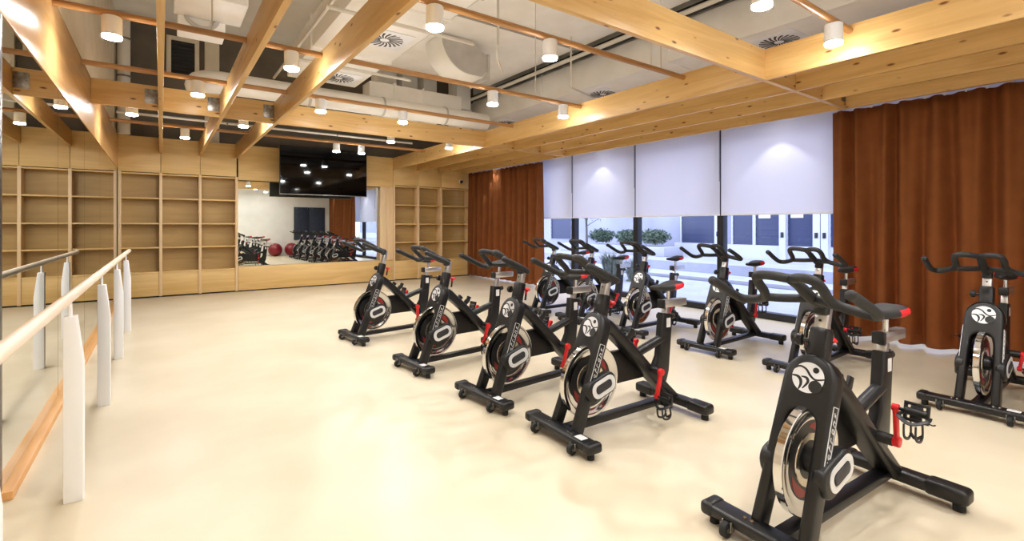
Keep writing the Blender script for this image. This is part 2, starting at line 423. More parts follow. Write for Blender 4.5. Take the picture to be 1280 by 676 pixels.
# rods and downlights
LAMP_W = 42
rodY = [0.0, 1.65, 3.27, 4.92, 6.54, 8.20, 9.85]
rn = {1.65: 'rod nearest the camera', 3.27: 'second rod from the camera', 4.92: 'third rod from the camera', 6.54: 'fourth rod from the camera',
      8.20: 'rod behind far cross beam', 9.85: 'farthest rod from the camera'}
ZR = 3.065
for y in rodY:
    x0 = XL+.008 if y > 4 else .0
    o = MB().cyl((x0, y, ZR), (4.78-g, y, ZR), .027, n=20).build('ceiling_rod', M['rod'])
    tag(o, ('thin orange-brown wooden ceiling '+rn[y]) if y in rn else 'thin orange-brown wooden ceiling rod above the camera, outside the picture', 'rod', 'wooden ceiling rods')
spot = bpy.data.lights.new('downlight_lamp', 'SPOT'); spot.energy = LAMP_W; spot.color = (1, .99, .97); spot.spot_size = math.radians(94); spot.spot_blend = .3; spot.shadow_soft_size = .045
def make_downlight(loc, label, spot=spot, lensm=None):
    e = empty('downlight', loc, 0, label, 'ceiling light', 'white cylinder downlights')
    prof = [(.0, 0), (.060, 0), (.065, -.006), (.065, -.150), (.0, -.150)]
    MB().lathe(prof, n=32).build('housing', M['white_metal'], e)
    MB().lathe([(.0, -.1505), (.0635, -.1505), (.0635, -.166), (.059, -.1695), (.0, -.1705)], n=28).build('lens', lensm or M['lens'], e)  # proud lens rim added to throw light up into the ceiling void
    l = bpy.data.objects.new('lamp', spot); C.objects.link(l); l.parent = e; l.location = (0, 0, -.175)
    return e
protoL = None
def downlight(x, y, label, z=ZR-.0265):
    global protoL
    if protoL is None: protoL = make_downlight((x, y, z), label); return protoL
    e = protoL.copy(); C.objects.link(e); e.location = (x, y, z); e['label'] = label
    for ch in kids(protoL):
        c = ch.copy(); C.objects.link(c); c.parent = e
    return e
ordn = ['first', 'second', 'third', 'fourth']
hid = 'white cylinder downlight above and behind the camera, outside the picture'
for y, xs in ((1.65, [.98, 3.28, 4.43]), (3.27, [1.66, 2.79]), (4.92, [-.31, 1.0, 3.28, 4.43]), (6.54, [.34, 1.68, 2.81]), (8.20, [-.31, 1.0, 3.30, 4.46]), (9.85, [.33, 2.83, 3.33])):
    off = 1 if y == 1.65 else 0
    for i, x in enumerate(xs):
        if off and i == 0: downlight(x, y, hid); continue
        downlight(x, y, 'white downlight, %s from the mirror side under %s' % (ordn[i-off], rn[y]))
for y, xs in ((0.0, [.34, 1.68, 2.81, 3.95]),):
    for x in xs: downlight(x, y, hid)
wash_spot = spot.copy(); wash_spot.energy = 26; wash_spot.spot_size = math.radians(92)
protoW = None
def wash(x, y, label, z):
    global protoW
    if protoW is None: protoW = make_downlight((x, y, z), label, wash_spot, M['lens_soft']); return protoW
    e = protoW.copy(); C.objects.link(e); e.location = (x, y, z); e['label'] = label
    for ch in kids(protoW):
        c = ch.copy(); C.objects.link(c); c.parent = e
    return e
# downlights tucked beside the last beam, washing blinds and curtains
for y in (-.10, 3.38, 6.86, 10.27):
    o = MB().box((6.73+HW, y-.05, ZT-.06), (XR+.02, y+.05, ZT-.02), .003).build('lamp_batten', M['beam_x']); tag(o, 'timber batten behind the window-side beam, hidden from view', 'batten', 'hidden lamp battens')
    e = wash(6.99 if y in (3.38, 6.86) else 6.835, y, 'white cylinder downlight tucked behind the window-side beam, hidden from view', ZT-.061)

# ------------------------------------------------------------------ curtains, blinds
def curtain(y0, y1, label, seed, xc=6.985):
    rnd = random.Random(seed); e = empty('curtain', (xc, y0, 0), 0, label, 'curtain', 'rust velvet curtains')
    L = y1-y0; ny = int(L/.0125); nz = 22; z0, z1 = .045, 2.845
    ph = [rnd.uniform(0, 6.28) for _ in range(6)]
    b = bmesh.new(); grid = []
    for j in range(nz+1):
        t = j/nz; z = z0+(z1-z0)*t; row = []
        for i in range(ny+1):
            y = L*i/ny
            w = y+.05*math.sin(y*1.3+ph[0])+.03*math.sin(y*3.1+ph[1])
            fine = math.sin(2*PI*w/.17+ph[2]); th = 2*PI*w/.26+ph[3]+.9*math.sin(y*2.3+ph[4])
            wide = -math.cos(th)+.22*math.cos(2*th)
            a = t**1.5
            xo = .034*fine*(.10+.90*a)+.098*wide*(1-.66*a)+.02*math.sin(y*1.7+ph[5])*(1-a)
            row.append(b.verts.new((xo, y+.012*math.cos(2*PI*w/.34+ph[3])*(1-a), z)))
        grid.append(row)
    for j in range(nz):
        for i in range(ny):
            b.faces.new((grid[j][i], grid[j][i+1], grid[j+1][i+1], grid[j+1][i]))
    geom = b.faces[:]
    bmesh.ops.solidify(b, geom=geom, thickness=.004)
    mb = MB(); mb._merge(b); mb.build('fabric', M['curtain'], e, sharp=80)
    mb = MB().box((-.015, 0, 2.868), (.015, L, 2.89))
    for k in range(int(L/.17)): mb.box((-.006, .085+k*.17-.012, 2.835), (.006, .085+k*.17+.012, 2.87))
    mb.build('curtain_track', M['white_plastic'], e)
    return e
curtain(YF+.05, 2.62, 'tall rust brown velvet curtain at the right edge, behind the bikes', 3)
curtain(8.50, 11.62, 'rust brown velvet curtain in the far corner beside bookshelf', 5)
bn = ['roller blind nearest the camera, beside the near curtain', 'second white roller blind from the near curtain', 'third white roller blind from the near curtain', 'fourth white roller blind, partly behind the far curtain']
byy = [2.63, 4.31, 6.03, 7.75, 9.44]
def blind(y0, y1, label):
    e = empty('roller_blind', (XR-.05, y0, 1.56), 0, label, 'blind', 'white roller blinds'); L = y1-y0
    MB().box((-.0015, 0, .02), (.0015, L, 1.38)).build('fabric', M['blind'], e)
    MB().box((-.008, .0, 0), (.008, L, .024), .004).build('bottom_rail', M['white_metal'], e)
    MB().cyl((.0, 0, 1.40), (.0, L, 1.40), .03, n=16).build('roller_tube', M['white_metal'], e)
    MB().cyl((-.012, -.0, .55), (-.012, -.0, 1.38), .004, n=8).build('pull_chain', M['frame_dark'], e)
for i in range(4): blind(byy[i]+.012, byy[i+1]-.012, ('pale translucent '+bn[i]) if i == 0 else bn[i])
for i, (a, b) in enumerate(((-.81, .88), (.90, 2.61), (9.46, 11.2))):
    blind(a, b, 'white roller blind hidden behind the curtain')

# ------------------------------------------------------------------ services above the grid
def diffuser(parent, x, y, z):
    """square plate with a swirl of slots"""
    mb = MB(); s = .30
    mb.box((x-s, y-s, z-.012), (x+s, y+s, z), .004); mb.lathe([(.0, -.016), (.25, -.016), (.27, -.012)], (x, y, z), n=40)
    d = mb.build('swirl_diffuser', M['white_metal'], parent)
    sl = MB()
    for k in range(20):
        a = 2*PI*k/20; pts = []
        for r, tw, w in ((.06, 0, .010), (.15, .10, .019), (.235, .26, .026)):
            pts.append((r, a+tw, w))
        A = []; B = []
        for r, an, w in pts:
            d2 = w*.62/r
            A.append((x+r*math.cos(an-d2), y+r*math.sin(an-d2), z-.0185)); B.append((x+r*math.cos(an+d2), y+r*math.sin(an+d2), z-.0185))
        sl.prism(A+B[::-1], (0, 0, .003))
    sl.build('slots', M['black_vent'], d)
def duct_box(name, lo, hi, label, m, flanges=(), axis=1, cat='air duct', diffs=()):
    e = empty(name, ((lo[0]+hi[0])/2, (lo[1]+hi[1])/2, lo[2]), 0, label, cat); c = e.location
    l = [lo[i]-c[i] for i in range(3)]; h = [hi[i]-c[i] for i in range(3)]
    MB().box(l, h, .012).build('casing', m, e)
    for f in flanges:
        a, b = list(l), list(h); a[axis] = f-c[axis]-.018; b[axis] = f-c[axis]+.018
        for k in range(3):
            if k != axis: a[k] -= .022; b[k] += .022
        MB().box(a, b, .003).build('flange', m, e)
    for x, y in diffs: diffuser(e, x-c[0], y-c[1], 0)
    return e
duct_box('air_duct', (6.02, YF+.1, 3.80), (7.15, 11.0, 4.32), 'broad cream air duct with swirl diffusers above the window-side beams', M['duct'], (1.2, 4.4, 7.3), diffs=((6.5, 3.05), (6.5, 6.14), (6.5, 9.2)))
duct_box('air_duct', (1.66, 2.2, 3.82), (2.76, 8.5, 4.25), 'white air duct with two swirl diffusers above the third long beam', M['duct'], (5.05, 6.9), diffs=((2.35, 6.05), (2.35, 8.05)))
for i, (a, b) in enumerate(((YF+.1, 1.2), (1.24, 3.6), (3.64, 5.9), (5.94, 9.1))):
    nm = ['outside the picture above the camera', 'nearest the camera at the picture top', 'in the middle of the open bay', 'farthest from the camera in the open bay'][i]
    e = empty('ceiling_panel', (4.35, (a+b)/2, 4.42), 0, 'large flat white suspended ceiling panel '+nm, 'ceiling panel', 'white ceiling panels'); h = (b-a)/2
    MB().box((-1.4, -h, 0), (1.4, h, .08), .008).build('board', M['panel'], e)
    MB().box((-1.4, -h-.02, -.07), (1.4, -h+.03, -.001), .003).build('edge_channel', M['pipe_dark'], e)
    for sx in (-1.0, 1.0): MB().cyl((sx, 0, .08), (sx, 0, ZC-4.42), .008, n=8).build('hanger', M['pipe'], e)
# elbow duct
e = empty('elbow_duct', (4.08, 6.75, 3.84), 0, 'large curved elbow duct with grey flat side in the open bay', 'air duct')
pts = []
R = .54
for k in range(15):
    a = PI+PI/2*k/14; pts.append((R*math.cos(a), 0, R+R*math.sin(a)))
pts += [(.22, 0, 0), (.32, 0, .12), (.32, 0, .36), (.16, 0, .44), (.0, 0, .56), (-.54, 0, .56)]
MB().prism(pts, (0, .55, 0), .01).build('casing', M['duct'], e)
MB().prism([(p[0]*.985-.002, -.006, .012+p[2]*.985) for p in pts], (0, .006, 0)).build('side_plate', M['duct_grey'], e)
MB().box((.30, -.03, -.03), (.345, .58, .40), .004).build('flange', M['duct_grey'], e)
duct_box('air_duct', (2.79, 2.6, 3.96), (2.93, 6.85, 4.36), 'grey side duct leading to the curved elbow', M['duct_grey'], (4.6,))  # grey colour stands for a duct side lying in shadow
# round duct along the room width
e = empty('round_duct', (.75, 8.75, 3.62), 0, 'long round white duct crossing behind the far cross beam', 'air duct')
MB().cyl((.1, 0, 0), (4.9, 0, 0), .17, n=28).build('casing', M['duct'], e)
MB().sweep(smooth([(.1, 0, 0), (.02, 0, 0), (-.16, .05, .0), (-.26, .2, .0), (-.28, .42, 0)], 5), .172).build('elbow', M['duct'], e)
for x in (1.3, 2.6, 3.9): MB().lathe([(.172, -.02), (.182, -.02), (.182, .02), (.172, .02)], (x, 0, 0), (1, 0, 0), 28).build('clamp', M['duct_grey'], e)
# vertical risers
for i, (x, y, w, l) in enumerate(((3.75, 9.7, .40, 'first cream vertical riser duct behind the round duct'), (4.25, 9.7, .34, 'second cream vertical riser duct behind the round duct'), (5.55, 9.7, .36, 'fourth cream vertical riser duct, nearest the window-side beams'), (4.72, 9.7, .30, 'third cream vertical riser duct behind the round duct'))):
    e = empty('riser_duct', (x, y, 3.30), 0, l, 'air duct', 'vertical riser ducts')
    MB().box((-w/2, -.2, 0), (w/2, .2, ZC-3.30), .008).build('casing', M['duct'], e)
    for z in (.7, 1.4): MB().box((-w/2-.02, -.22, z), (w/2+.02, .22, z+.035), .003).build('flange', M['duct_grey'], e)
duct_box('air_duct', (3.2, 9.0, 3.85), (5.2, 9.4, 4.15), 'low white branch duct between the vertical risers', M['duct'], (3.7, 4.3), 0)
# fan coil unit at left
e = empty('fan_coil_unit', (.5, 6.5, 3.86), 0, 'white boxed fan unit with round spigot hanging above the left beams', 'ventilation unit')
MB().box((-.38, -.35, 0), (.30, .35, .42), .01).build('casing', M['duct'], e)
MB().box((-.34, .36, -.14), (.14, .72, .30), .01).build('plenum', M['duct'], e)
MB().lathe([(.15, 0), (.19, 0), (.19, -.05), (.15, -.05), (.15, 0)], (-.10, .36, .06), (0, 1, 0), 28).build('spigot', M['duct_grey'], e)
for sx, sy in ((-.34, -.3), (.26, -.3), (-.34, .3), (.26, .3)): MB().cyl((sx, sy, .42), (sx, sy, ZC-3.86), .007, n=8).build('hanger', M['pipe'], e)
# far wall louvre
e = empty('wall_vent', (.37, 11.995, 4.45), 0, 'dark louvred vent with pale frame high on the back wall', 'vent')
MB().box((-.28, -.03, -.05), (-.20, 0, .80), .004).box((.20, -.03, -.05), (.28, 0, .80), .004).box((-.2, -.03, .72), (.2, 0, .80), .004).box((-.2, -.03, -.05), (.2, 0, .03), .004).build('frame', M['cream_wall'], e)
mb = MB().box((-.2, -.006, .03), (.2, 0, .72))
for k in range(9): mb.bar((-.2, -.014, .06+k*.075), (.2, -.014, .06+k*.075), .04, .006, 0, (0, 1, 1))
mb.build('louvre', M['dark'], e)
# pipes
def pipe(name, pts, r, label, m='pipe', cat='pipe', k=5, clamps=()):
    e = empty(name, pts[0], 0, label, cat); o = Vector(pts[0])
    MB().sweep([Vector(p)-o for p in pts], r).build('tube', M[m], e)
    for c, a in clamps: MB().lathe([(r, -.015), (r+.012, -.015), (r+.012, .015), (r, .015)], Vector(c)-o, a, 16).build('clamp', M['steel'], e)
pipe('drain_pipe', [(-.56, 11.62, 3.12), (-.56, 11.62, 5.38)], .10, 'white vertical drain pipe at the mirror wall above the grid', clamps=(((-.56, 11.62, 4.2), (0, 0, 1)), ((-.56, 11.62, 4.9), (0, 0, 1))))
pipe('water_pipe', [(5.78, YF+.05, 4.30), (5.78, 11.0, 4.30)], .035, 'long white pipe beside the broad window-side duct')
o = MB().box((5.84, YF+.05, 4.33), (5.99, 11, 4.40), .004).build('shade_strip', M['dark']); tag(o, 'dark shade strip in the gap beside the broad window-side duct', 'shade strip')  # dark strip stands in for the shade of the gap over the duct
pipe('conduit', [(3.55, 5.2, 4.41), (3.55, 5.2, 3.75), (3.57, 5.26, 3.70), (3.75, 5.5, 3.68), (4.1, 5.9, 3.68)], .016, 'thin bent white conduit dropping beside the curved elbow', cat='conduit')
pipe('conduit', [(5.5, 4.3, 4.41), (5.5, 4.3, 3.62), (5.52, 4.3, 3.6), (6.1, 4.3, 3.6)], .014, 'thin conduit with level arm below the broad duct, nearer the camera', cat='conduit')
pipe('conduit', [(5.3, 5.7, 4.41), (5.3, 5.7, 3.62), (5.32, 5.7, 3.6), (6.0, 5.9, 3.6)], .014, 'thin conduit with level arm below the broad duct, farther from camera', cat='conduit')
pipe('sprinkler_pipe', [(-.6, 10.4, 3.30), (4.7, 10.4, 3.30)], .022, 'thin white sprinkler pipe crossing before the dark back wall', clamps=(((1.0, 10.4, 3.30), (1, 0, 0)), ((3.0, 10.4, 3.30), (1, 0, 0))))
pipe('sprinkler_pipe', [(1.55, 2.0, 3.90), (1.55, 9.0, 3.90)], .02, 'thin pipe running beside the white duct over the third beam')
pipe('sprinkler_pipe', [(1.4, 5.25, 3.70), (3.2, 5.25, 3.70)], .022, 'thin pipe crossing under the white duct, nearer diffuser side')
pipe('sprinkler_pipe', [(1.4, 7.15, 3.70), (3.2, 7.15, 3.70)], .022, 'thin pipe crossing under the white duct between its diffusers')
for i, (x, y, l) in enumerate(((3.95, 4.92, 'third rod, middle of the open bay'), (4.35, 3.27, 'second rod, near the window-side beams'), (.36, 4.92, 'third rod, between first two long beams'), (3.0, 2.39, 'nearest long cross beam'), (6.40, 2.39, 'nearest cross beam, beside the blinds'))):
    o = MB().cyl((x, y, ZT if i > 2 else ZR+.027), (x, y, ZC if x < 2.5 else (4.42 if x < 5.9 else 3.80)), .006, n=8).build('suspension_rod', M['pipe']); tag(o, 'thin steel suspension rod above the '+l, 'hanger', 'ceiling suspension rods')

# ------------------------------------------------------------------ indoor bike (front = -x, origin under the front stabiliser)
FD = V(.375, 0, .927).normalized(); FN = V(-.927, 0, .375).normalized(); F0 = V(.04, 0, .085)
def fk(y, t, d=0): return F0+FD*t+FN*d+V(0, y, 0)
BB = V(.81, 0, .35)
def make_bike():
    e = empty('exercise_bike')
    P = lambda mb, n, m, par=e, **k: mb.build(n, M[m], par, **k)
    # stabilisers and rail
    P(MB().box((-.05, -.29, .045), (.055, .29, .098), .018, 3), 'front_stabilizer', 'b_black')
    for s in (-1, 1):
        P(MB().box((-.056, s*.27, .040), (.061, s*.335, .103), .02, 3), 'end_cap', 'b_plast')
        w = P(MB().cyl((-.062, s*.19-.014, .038), (-.062, s*.19+.014, .038), .034, n=24, bev=.005), 'transport_wheel', 'rubber')
        P(MB().cyl((-.062, s*.19-.016, .038), (-.062, s*.19+.016, .038), .010, n=12).box((-.06, s*.19-.024, .03), (-.03, s*.19-.017, .075), .002).box((-.06, s*.19+.017, .03), (-.03, s*.19+.024, .075), .002), 'axle', 'steel', w)
    for s in (-1, 1): P(MB().cyl((.0, s*.29, 0), (.0, s*.29, .045), .022, n=16), 'level_foot', 'rubber')
    P(MB().box((-.025, -.235, .0975), (.03, -.165, .0995), .0005), 'label_sticker', 'sticker')
    for s in (-1, 1):
        P(MB().cyl((-.012, s*.098, .095), (-.012, s*.098, .108), .008, n=10).cyl((-.012, s*.13, .095), (-.012, s*.13, .108), .008, n=10), 'bolt', 'chrome')
    P(MB().box((1.055, -.29, .045), (1.15, .29, .108), .022, 3), 'rear_stabilizer', 'b_black')
    for s in (-1, 1):
        P(MB().box((1.049, s*.16, .040), (1.156, s*.335, .114), .022, 3), 'end_cap', 'b_plast')
        P(MB().cyl((1.10, s*.29, 0), (1.10, s*.29, .045), .026, n=16), 'level_foot', 'rubber')
    P(MB().bar((.04, 0, .075), (1.07, 0, .082), .07, .045, .008), 'bottom_rail', 'b_black')
    # fork : one horseshoe
    o = []
    ow = lambda t: .126-.014*t/.66
    o.append((-ow(0), 0)); o.append((-ow(.66), .66))
    for k in range(1, 14):
        a = PI-PI*k/14; o.append((.112*math.cos(a), .66+.118*math.sin(a)))
    o.append((ow(.66), .66)); o.append((ow(0), 0)); o.append((.076, 0)); o.append((.062, .47))
    for k in range(1, 10):
        a = PI*k/10; o.append((.062*math.cos(a), .47+.058*math.sin(a)))
    o.append((-.062, .47)); o.append((-.076, 0))
    P(MB().prism([fk(y, t, .03) for y, t in o], FN*-.088, .018, 3), 'fork', 'b_black')
    # badge : silver disc pieces on the shroud
    bc = .668; br = .068
    bd = P(MB().cyl(fk(0, bc, .028), fk(0, bc, .0315), br+.005, n=36), 'badge', 'b_plast')
    def stroke(pts, w, d=.0335, m='b_plast', n='badge_line', th=.0016):
        q = smooth([V(a, b, 0) for a, b in pts], 5); A = []; B = []
        for i, p in enumerate(q):
            t = (q[min(i+1, len(q)-1)]-q[max(i-1, 0)]).normalized(); nn = V(-t.y, t.x, 0)
            ww = w[0]+(w[1]-w[0])*math.sin(PI*i/(len(q)-1)); A.append(p+nn*ww); B.append(p-nn*ww)
        out = [fk(-p.x*br, bc+p.y*br, d) for p in A+B[::-1]]
        return MB().prism(out, FN*-th)
    P(MB().cyl(fk(0, bc, .030), fk(0, bc, .0328), br, n=36), 'badge_disc', 'badge', bd)
    lines = [([(-.97, .40), (-.62, .64), (-.2, .52), (.15, .14), (.5, -.04), (1.0, .10)], (.045, .07)),
             ([(-1.0, -.06), (-.65, -.06), (-.42, -.25), (-.36, -.55), (-.45, -.88)], (.04, .10)),
             ([(-.42, -.02), (-.08, -.04), (.05, -.3), (-.22, -.78)], (.03, .09))]
    # image-left is the rider's right (+y): the x axis of the badge runs towards -y
    for pts, w in lines: P(stroke(pts, w), 'badge_line', 'b_plast', bd)
    P(MB().cyl(fk(-.42*br, bc+.56*br, .030), fk(-.42*br, bc+.56*br, .0345), .19*br, n=18), 'badge_dot', 'b_plast', bd)
    P(MB().cyl(fk(-.54*br, bc-.50*br, .030), fk(-.54*br, bc-.50*br, .0343), .41*br, n=24), 'badge_dot', 'b_plast', bd)
    # name plates on the fork sides
    for s in (-1, 1):
        mb = MB(); t0, t1 = .27, .575; d0, d1 = -.030, .012
        sy = lambda t: s*(ow(t)+.0012)
        def pl(t, d): return fk(sy(t), t, d)
        for (ta, da, tb, db) in ((t0, d0, t1, d0), (t0, d1, t1, d1), (t0, d0, t0, d1), (t1, d0, t1, d1)):
            mb.bar(pl(ta, da), pl(tb, db), .003, .003, 0, (0, 1, 0))
        pt = P(mb, 'name_plate', 'badge')
        lt = MB()
        def gl(pts):
            for a, b in zip(pts, pts[1:]): lt.bar(pl(*a), pl(*b), .0036, .002, 0, (0, 1, 0))
        m = (d0+d1)/2
        # the photo shows slanted script, too small to read: slanted letter-like strokes
        shapes = [[[(0, 0), (.5, 1)], [(.5, 1), (.75, .1)]], [[(0, 0), (.3, .65), (.75, .5), (.5, 0)]], [[(.2, .05), (.05, .4), (.45, .65), (.7, .4)], [(.2, .05), (.6, .1)]],
                  [[(0, 0), (.55, 1)], [(.25, .5), (.8, .65)]], [[(0, 0), (.3, .65), (.7, .6)]], [[(.1, .1), (.3, .65), (.75, .6), (.55, .05), (.1, .1)]], [[(0, 0), (.3, .65), (.75, .5), (.5, 0)]], [[(.1, .1), (.5, .3), (.2, .5), (.7, .65)]]]
        wl = .0345; x0 = t0+.018
        for k, sh in enumerate(shapes):
            for ln in sh: gl([(x0+(k+a*.95)*wl, m-.014+b*.028) for a, b in ln])
        P(lt, 'lettering', 'badge', pt)
    # flywheel
    fc = V(.255, 0, .352)
    fw = P(MB().lathe([(0, -.008), (.222, -.008), (.222, .008), (0, .008)], fc, (0, 1, 0), 64), 'flywheel', 'wheel_dark')
    P(MB().lathe([(.176, -.010), (.208, -.012), (.218, -.0195), (.242, -.0195), (.246, -.016), (.246, .016), (.242, .0195), (.218, .0195), (.208, .012), (.176, .010), (.176, -.010)], fc, (0, 1, 0), 72), 'rim', 'chrome', fw)
    for s in (-1, 1):
        for a0, a1 in ((.3, 1.6), (3.4, 4.7)):
            mb = MB(); pa = []; pb = []
            for k in range(13):
                a = a0+(a1-a0)*k/12; w = .020*math.sin(PI*k/12)+.001
                pa.append(fc+V(math.cos(a)*(.148+w), s*.0095, math.sin(a)*(.148+w))); pb.append(fc+V(math.cos(a)*(.148-w), s*.0095, math.sin(a)*(.148-w)))
            mb.prism(pa+pb[::-1], (0, -s*.003, 0)); P(mb, 'red_decal', 'red_dark', fw)
        P(MB().lathe([(.085, 0), (.118, .004), (.12, .0), (.085, -.001)], fc+V(0, s*.0085, 0), (0, s, 0), 48), 'inner_ring', 'wheel_face', fw)
    P(MB().lathe([(.0, -.06), (.045, -.06), (.055, -.045), (.055, .045), (.045, .06), (0, .06)], fc, (0, 1, 0), 32), 'hub', 'b_plast', fw)
    P(MB().cyl(fc+V(0, -.125, 0), fc+V(0, .125, 0), .011, n=14), 'axle', 'steel', fw)
    # axle covers
    for s in (-1, 1):
        cy = s*.112; ca, sa = math.cos(.30), math.sin(.30)
        def oval(L, H, r, cx=0):
            return [(cx+x, z) for x, z in rrect(L, H, r, 5)]
        def pos(x, z, y): return V(.238+x*ca-z*sa, y, .345+x*sa+z*ca)
        cov = P(MB().prism([pos(x, z, s*.085) for x, z in oval(.262, .146, .064)], (0, s*.056, 0), .014, 3), 'axle_cover', 'b_plast')
        out = [pos(x, z, s*.1405) for x, z in oval(.205, .112, .052, .014)]; inn = [pos(x, z, s*.1405) for x, z in oval(.145, .060, .028, .014)]
        mb = MB(); n = len(out)
        for i in range(n):
            j = (i+1) % n; d = V(0, s*.004, 0)
            mb.quad(out[i]+d, out[j]+d, inn[j]+d, inn[i]+d); mb.quad(out[i], out[j], out[j]+d, out[i]+d); mb.quad(inn[i]+d, inn[j]+d, inn[j], inn[i])
        bmesh.ops.remove_doubles(mb.bm, verts=mb.bm.verts, dist=1e-5); bmesh.ops.recalc_face_normals(mb.bm, faces=mb.bm.faces)
        P(mb, 'silver_ring', 'badge', cov)
        P(MB().prism([pos(x, z, s*.1405) for x, z in oval(.134, .050, .023, .014)], (0, s*.009, 0), .003), 'center_pad', 'b_grey', cov)
    # frame
    P(MB().sweep(smooth([(.30, 0, .715), (.37, 0, .715), (.46, 0, .655), (.62, 0, .515), (.85, 0, .295), (1.085, 0, .085)], 5), [rrect(.120-.045*min(1, i/10), .180-.052*min(1, i/10), .03-.006*min(1, i/9)) for i in range(26)], (0, 1, 0), True), 'main_tube', 'b_black')
    P(MB().prism([(x, -.031, z) for x, z in ((.845, .285), (.985, .165), (1.035, .30), (1.078, .728), (.962, .742), (.925, .42))], (0, .062, 0), .014, 3), 'seat_tube', 'b_black')
    P(MB().sweep([(.70, 0, .470), (.985, 0, .548)], .033), 'strut', 'b_black')
    for s in (-1, 1): P(MB().box((1.0, s*.0302, .63), (1.045, s*.0318, .70)), 'warning_label', 'sticker')
    # belt guard on the rider's right, bottom bracket
    gp = [(.28, .46), (.36, .50), (.60, .50), (.80, .43), (.875, .36), (.87, .30), (.82, .265), (.42, .265), (.28, .29)]
    P(MB().prism([(x, .036, z) for x, z in gp], (0, .045, 0), .010), 'belt_guard', 'b_plast')
    P(MB().cyl(BB+V(0, -.125, 0), BB+V(0, .125, 0), .028, n=24, bev=.004), 'bottom_bracket', 'b_plast')
    # head tube, post
    hb = V(.330, 0, .70); ht = V(.386, 0, .925)
    P(MB().bar(hb, ht, .072, .084, .014, (0, 1, 0)), 'head_tube', 'b_black')
    hd = (ht-hb).normalized()
    pm = MB().bar(ht-hd*.06, ht+hd*.115, .046, .056, .006, (0, 1, 0))
    hp = P(pm, 'handlebar_post', 'alu')
    nm = hd.cross(V(0, 1, 0))
    hm = MB()
    for k, dd in enumerate((.03, .065)):
        c = ht+hd*dd
        hm.cyl(c+V(0, -.024, 0), c+V(0, .024, 0), .006, n=12); f = V(-.93, 0, .33)
        hm.cyl(c+f*.027, c+f*.0292, .006, n=12)
    P(hm, 'screw_holes', 'dark', hp)
    # handlebar
    half = [(-.012, .290, 1.141), (.03, .293, 1.124), (.12, .298, 1.083), (.20, .293, 1.047), (.233, .262, 1.038), (.223, .21, 1.048), (.188, .158, 1.067), (.148, .136, 1.098), (.105, .136, 1.138), (.072, .127, 1.168), (.058, .10, 1.181), (.075, .052, 1.180), (.115, 0, 1.170)]
    full = half+[(x, -y, z) for x, y, z in half[-2::-1]]
    hbm = MB().sweep(smooth(full, 5), .0205)
    for s in (1, -1): hbm.sphere((-.014, s*.290, 1.142), .0213, n=8)
    hbm.sweep(smooth([(.19, .16, 1.066), (.235, .10, 1.064), (.285, .04, 1.066), (.30, 0, 1.068), (.285, -.04, 1.066), (.235, -.10, 1.064), (.19, -.16, 1.066)], 4), .0195)
    hbm.sweep(smooth([(.112, 0, 1.169), (.19, 0, 1.132), (.30, 0, 1.068), (.40, 0, 1.03)], 4), [.022]*5+[.026]*4+[.028]*4)
    HBo = P(hbm, 'handlebar', 'b_grip')
    P(MB().bar((.378, 0, .985), (.396, 0, 1.05), .05, .06, .012, (0, 1, 0)), 'stem_clamp', 'b_plast', HBo)
    # knobs
    k1 = P(MB().lathe([(0, .040), (.018, .040), (.030, .030), (.032, .022), (.018, .016), (.011, .008), (.011, -.01), (0, -.01)], (.452, 0, .835), (.25, 0, .97), 20), 'tension_knob', 'red')
    P(MB().cyl((.442, 0, .77), (.452, 0, .83), .009, n=12), 'knob_stem', 'b_plast', k1)
    P(MB().cyl((.35, .03, .865), (.34, .062, .865), .011, n=12).lathe([(0, .034), (.020, .034), (.028, .024), (.028, .004), (.020, 0), (0, 0)], (.34, .06, .865), (-.2, 1, 0), 20), 'adjust_knob', 'b_plast')
    P(MB().cyl((1.04, 0, .70), (1.085, 0, .705), .010, n=12).lathe([(0, .03), (.02, .03), (.026, .02), (.02, 0), (0, 0)], (1.085, 0, .705), (1, 0, .1), 18), 'seat_knob', 'b_plast')
    br_ = MB().bar((.60, -.0, .575), (.64, 0, .615), .05, .02, .004, (0, 1, 0)).bar((.64, 0, .60), (.665, 0, .655), .045, .018, .004, (0, 1, 0)).bar((.53, 0, .635), (.56, 0, .67), .05, .03, .004, (0, 1, 0))
    P(br_, 'bottle_bracket', 'b_plast')
    # seat
    P(MB().bar((1.0, 0, .62), (1.032, 0, .80), .04, .046, .005, (0, 1, 0)), 'seat_post', 'alu')
    sl = P(MB().box((.985, -.027, .778), (1.245, .027, .835), .007), 'seat_slider', 'alu')
    P(MB().box((.962, -.031, .773), (.992, .031, .840), .008), 'end_cap', 'b_plast', sl)
    P(MB().cyl((1.055, 0, .828), (1.06, 0, .925), .0145, n=16), 'saddle_post', 'chrome', sl)
    # saddle
    sec = []; ctr = []
    for x, w, h, zc in ((.885, .006, .010, .948), (.892, .018, .018, .947), (.92, .024, .024, .946), (.97, .030, .028, .944), (1.02, .048, .032, .942), (1.07, .072, .036, .944), (1.11, .086, .038, .948), (1.145, .086, .038, .954), (1.17, .072, .034, .958), (1.182, .045, .022, .96)):
        ctr.append((x, 0, zc))
        pr = []
        for k in range(20):
            a = 2*PI*k/20; cx, cz = math.cos(a), math.sin(a)
            pr.append((w*math.copysign(abs(cx)**.7, cx), h*(cz if cz > 0 else cz*.75)*(1-.25*(1-abs(cx)) if cz > 0 else 1)))
        sec.append(pr)
    # section axes: x sideways, y up
    mb = MB(); b = bmesh.new(); rings = [[b.verts.new((c[0]-.02, a, c[2]+z-.012)) for a, z in s_] for c, s_ in zip(ctr, sec)]
    for A, B in zip(rings, rings[1:]):
        for i in range(20): b.faces.new((A[i], A[(i+1) % 20], B[(i+1) % 20], B[i]))
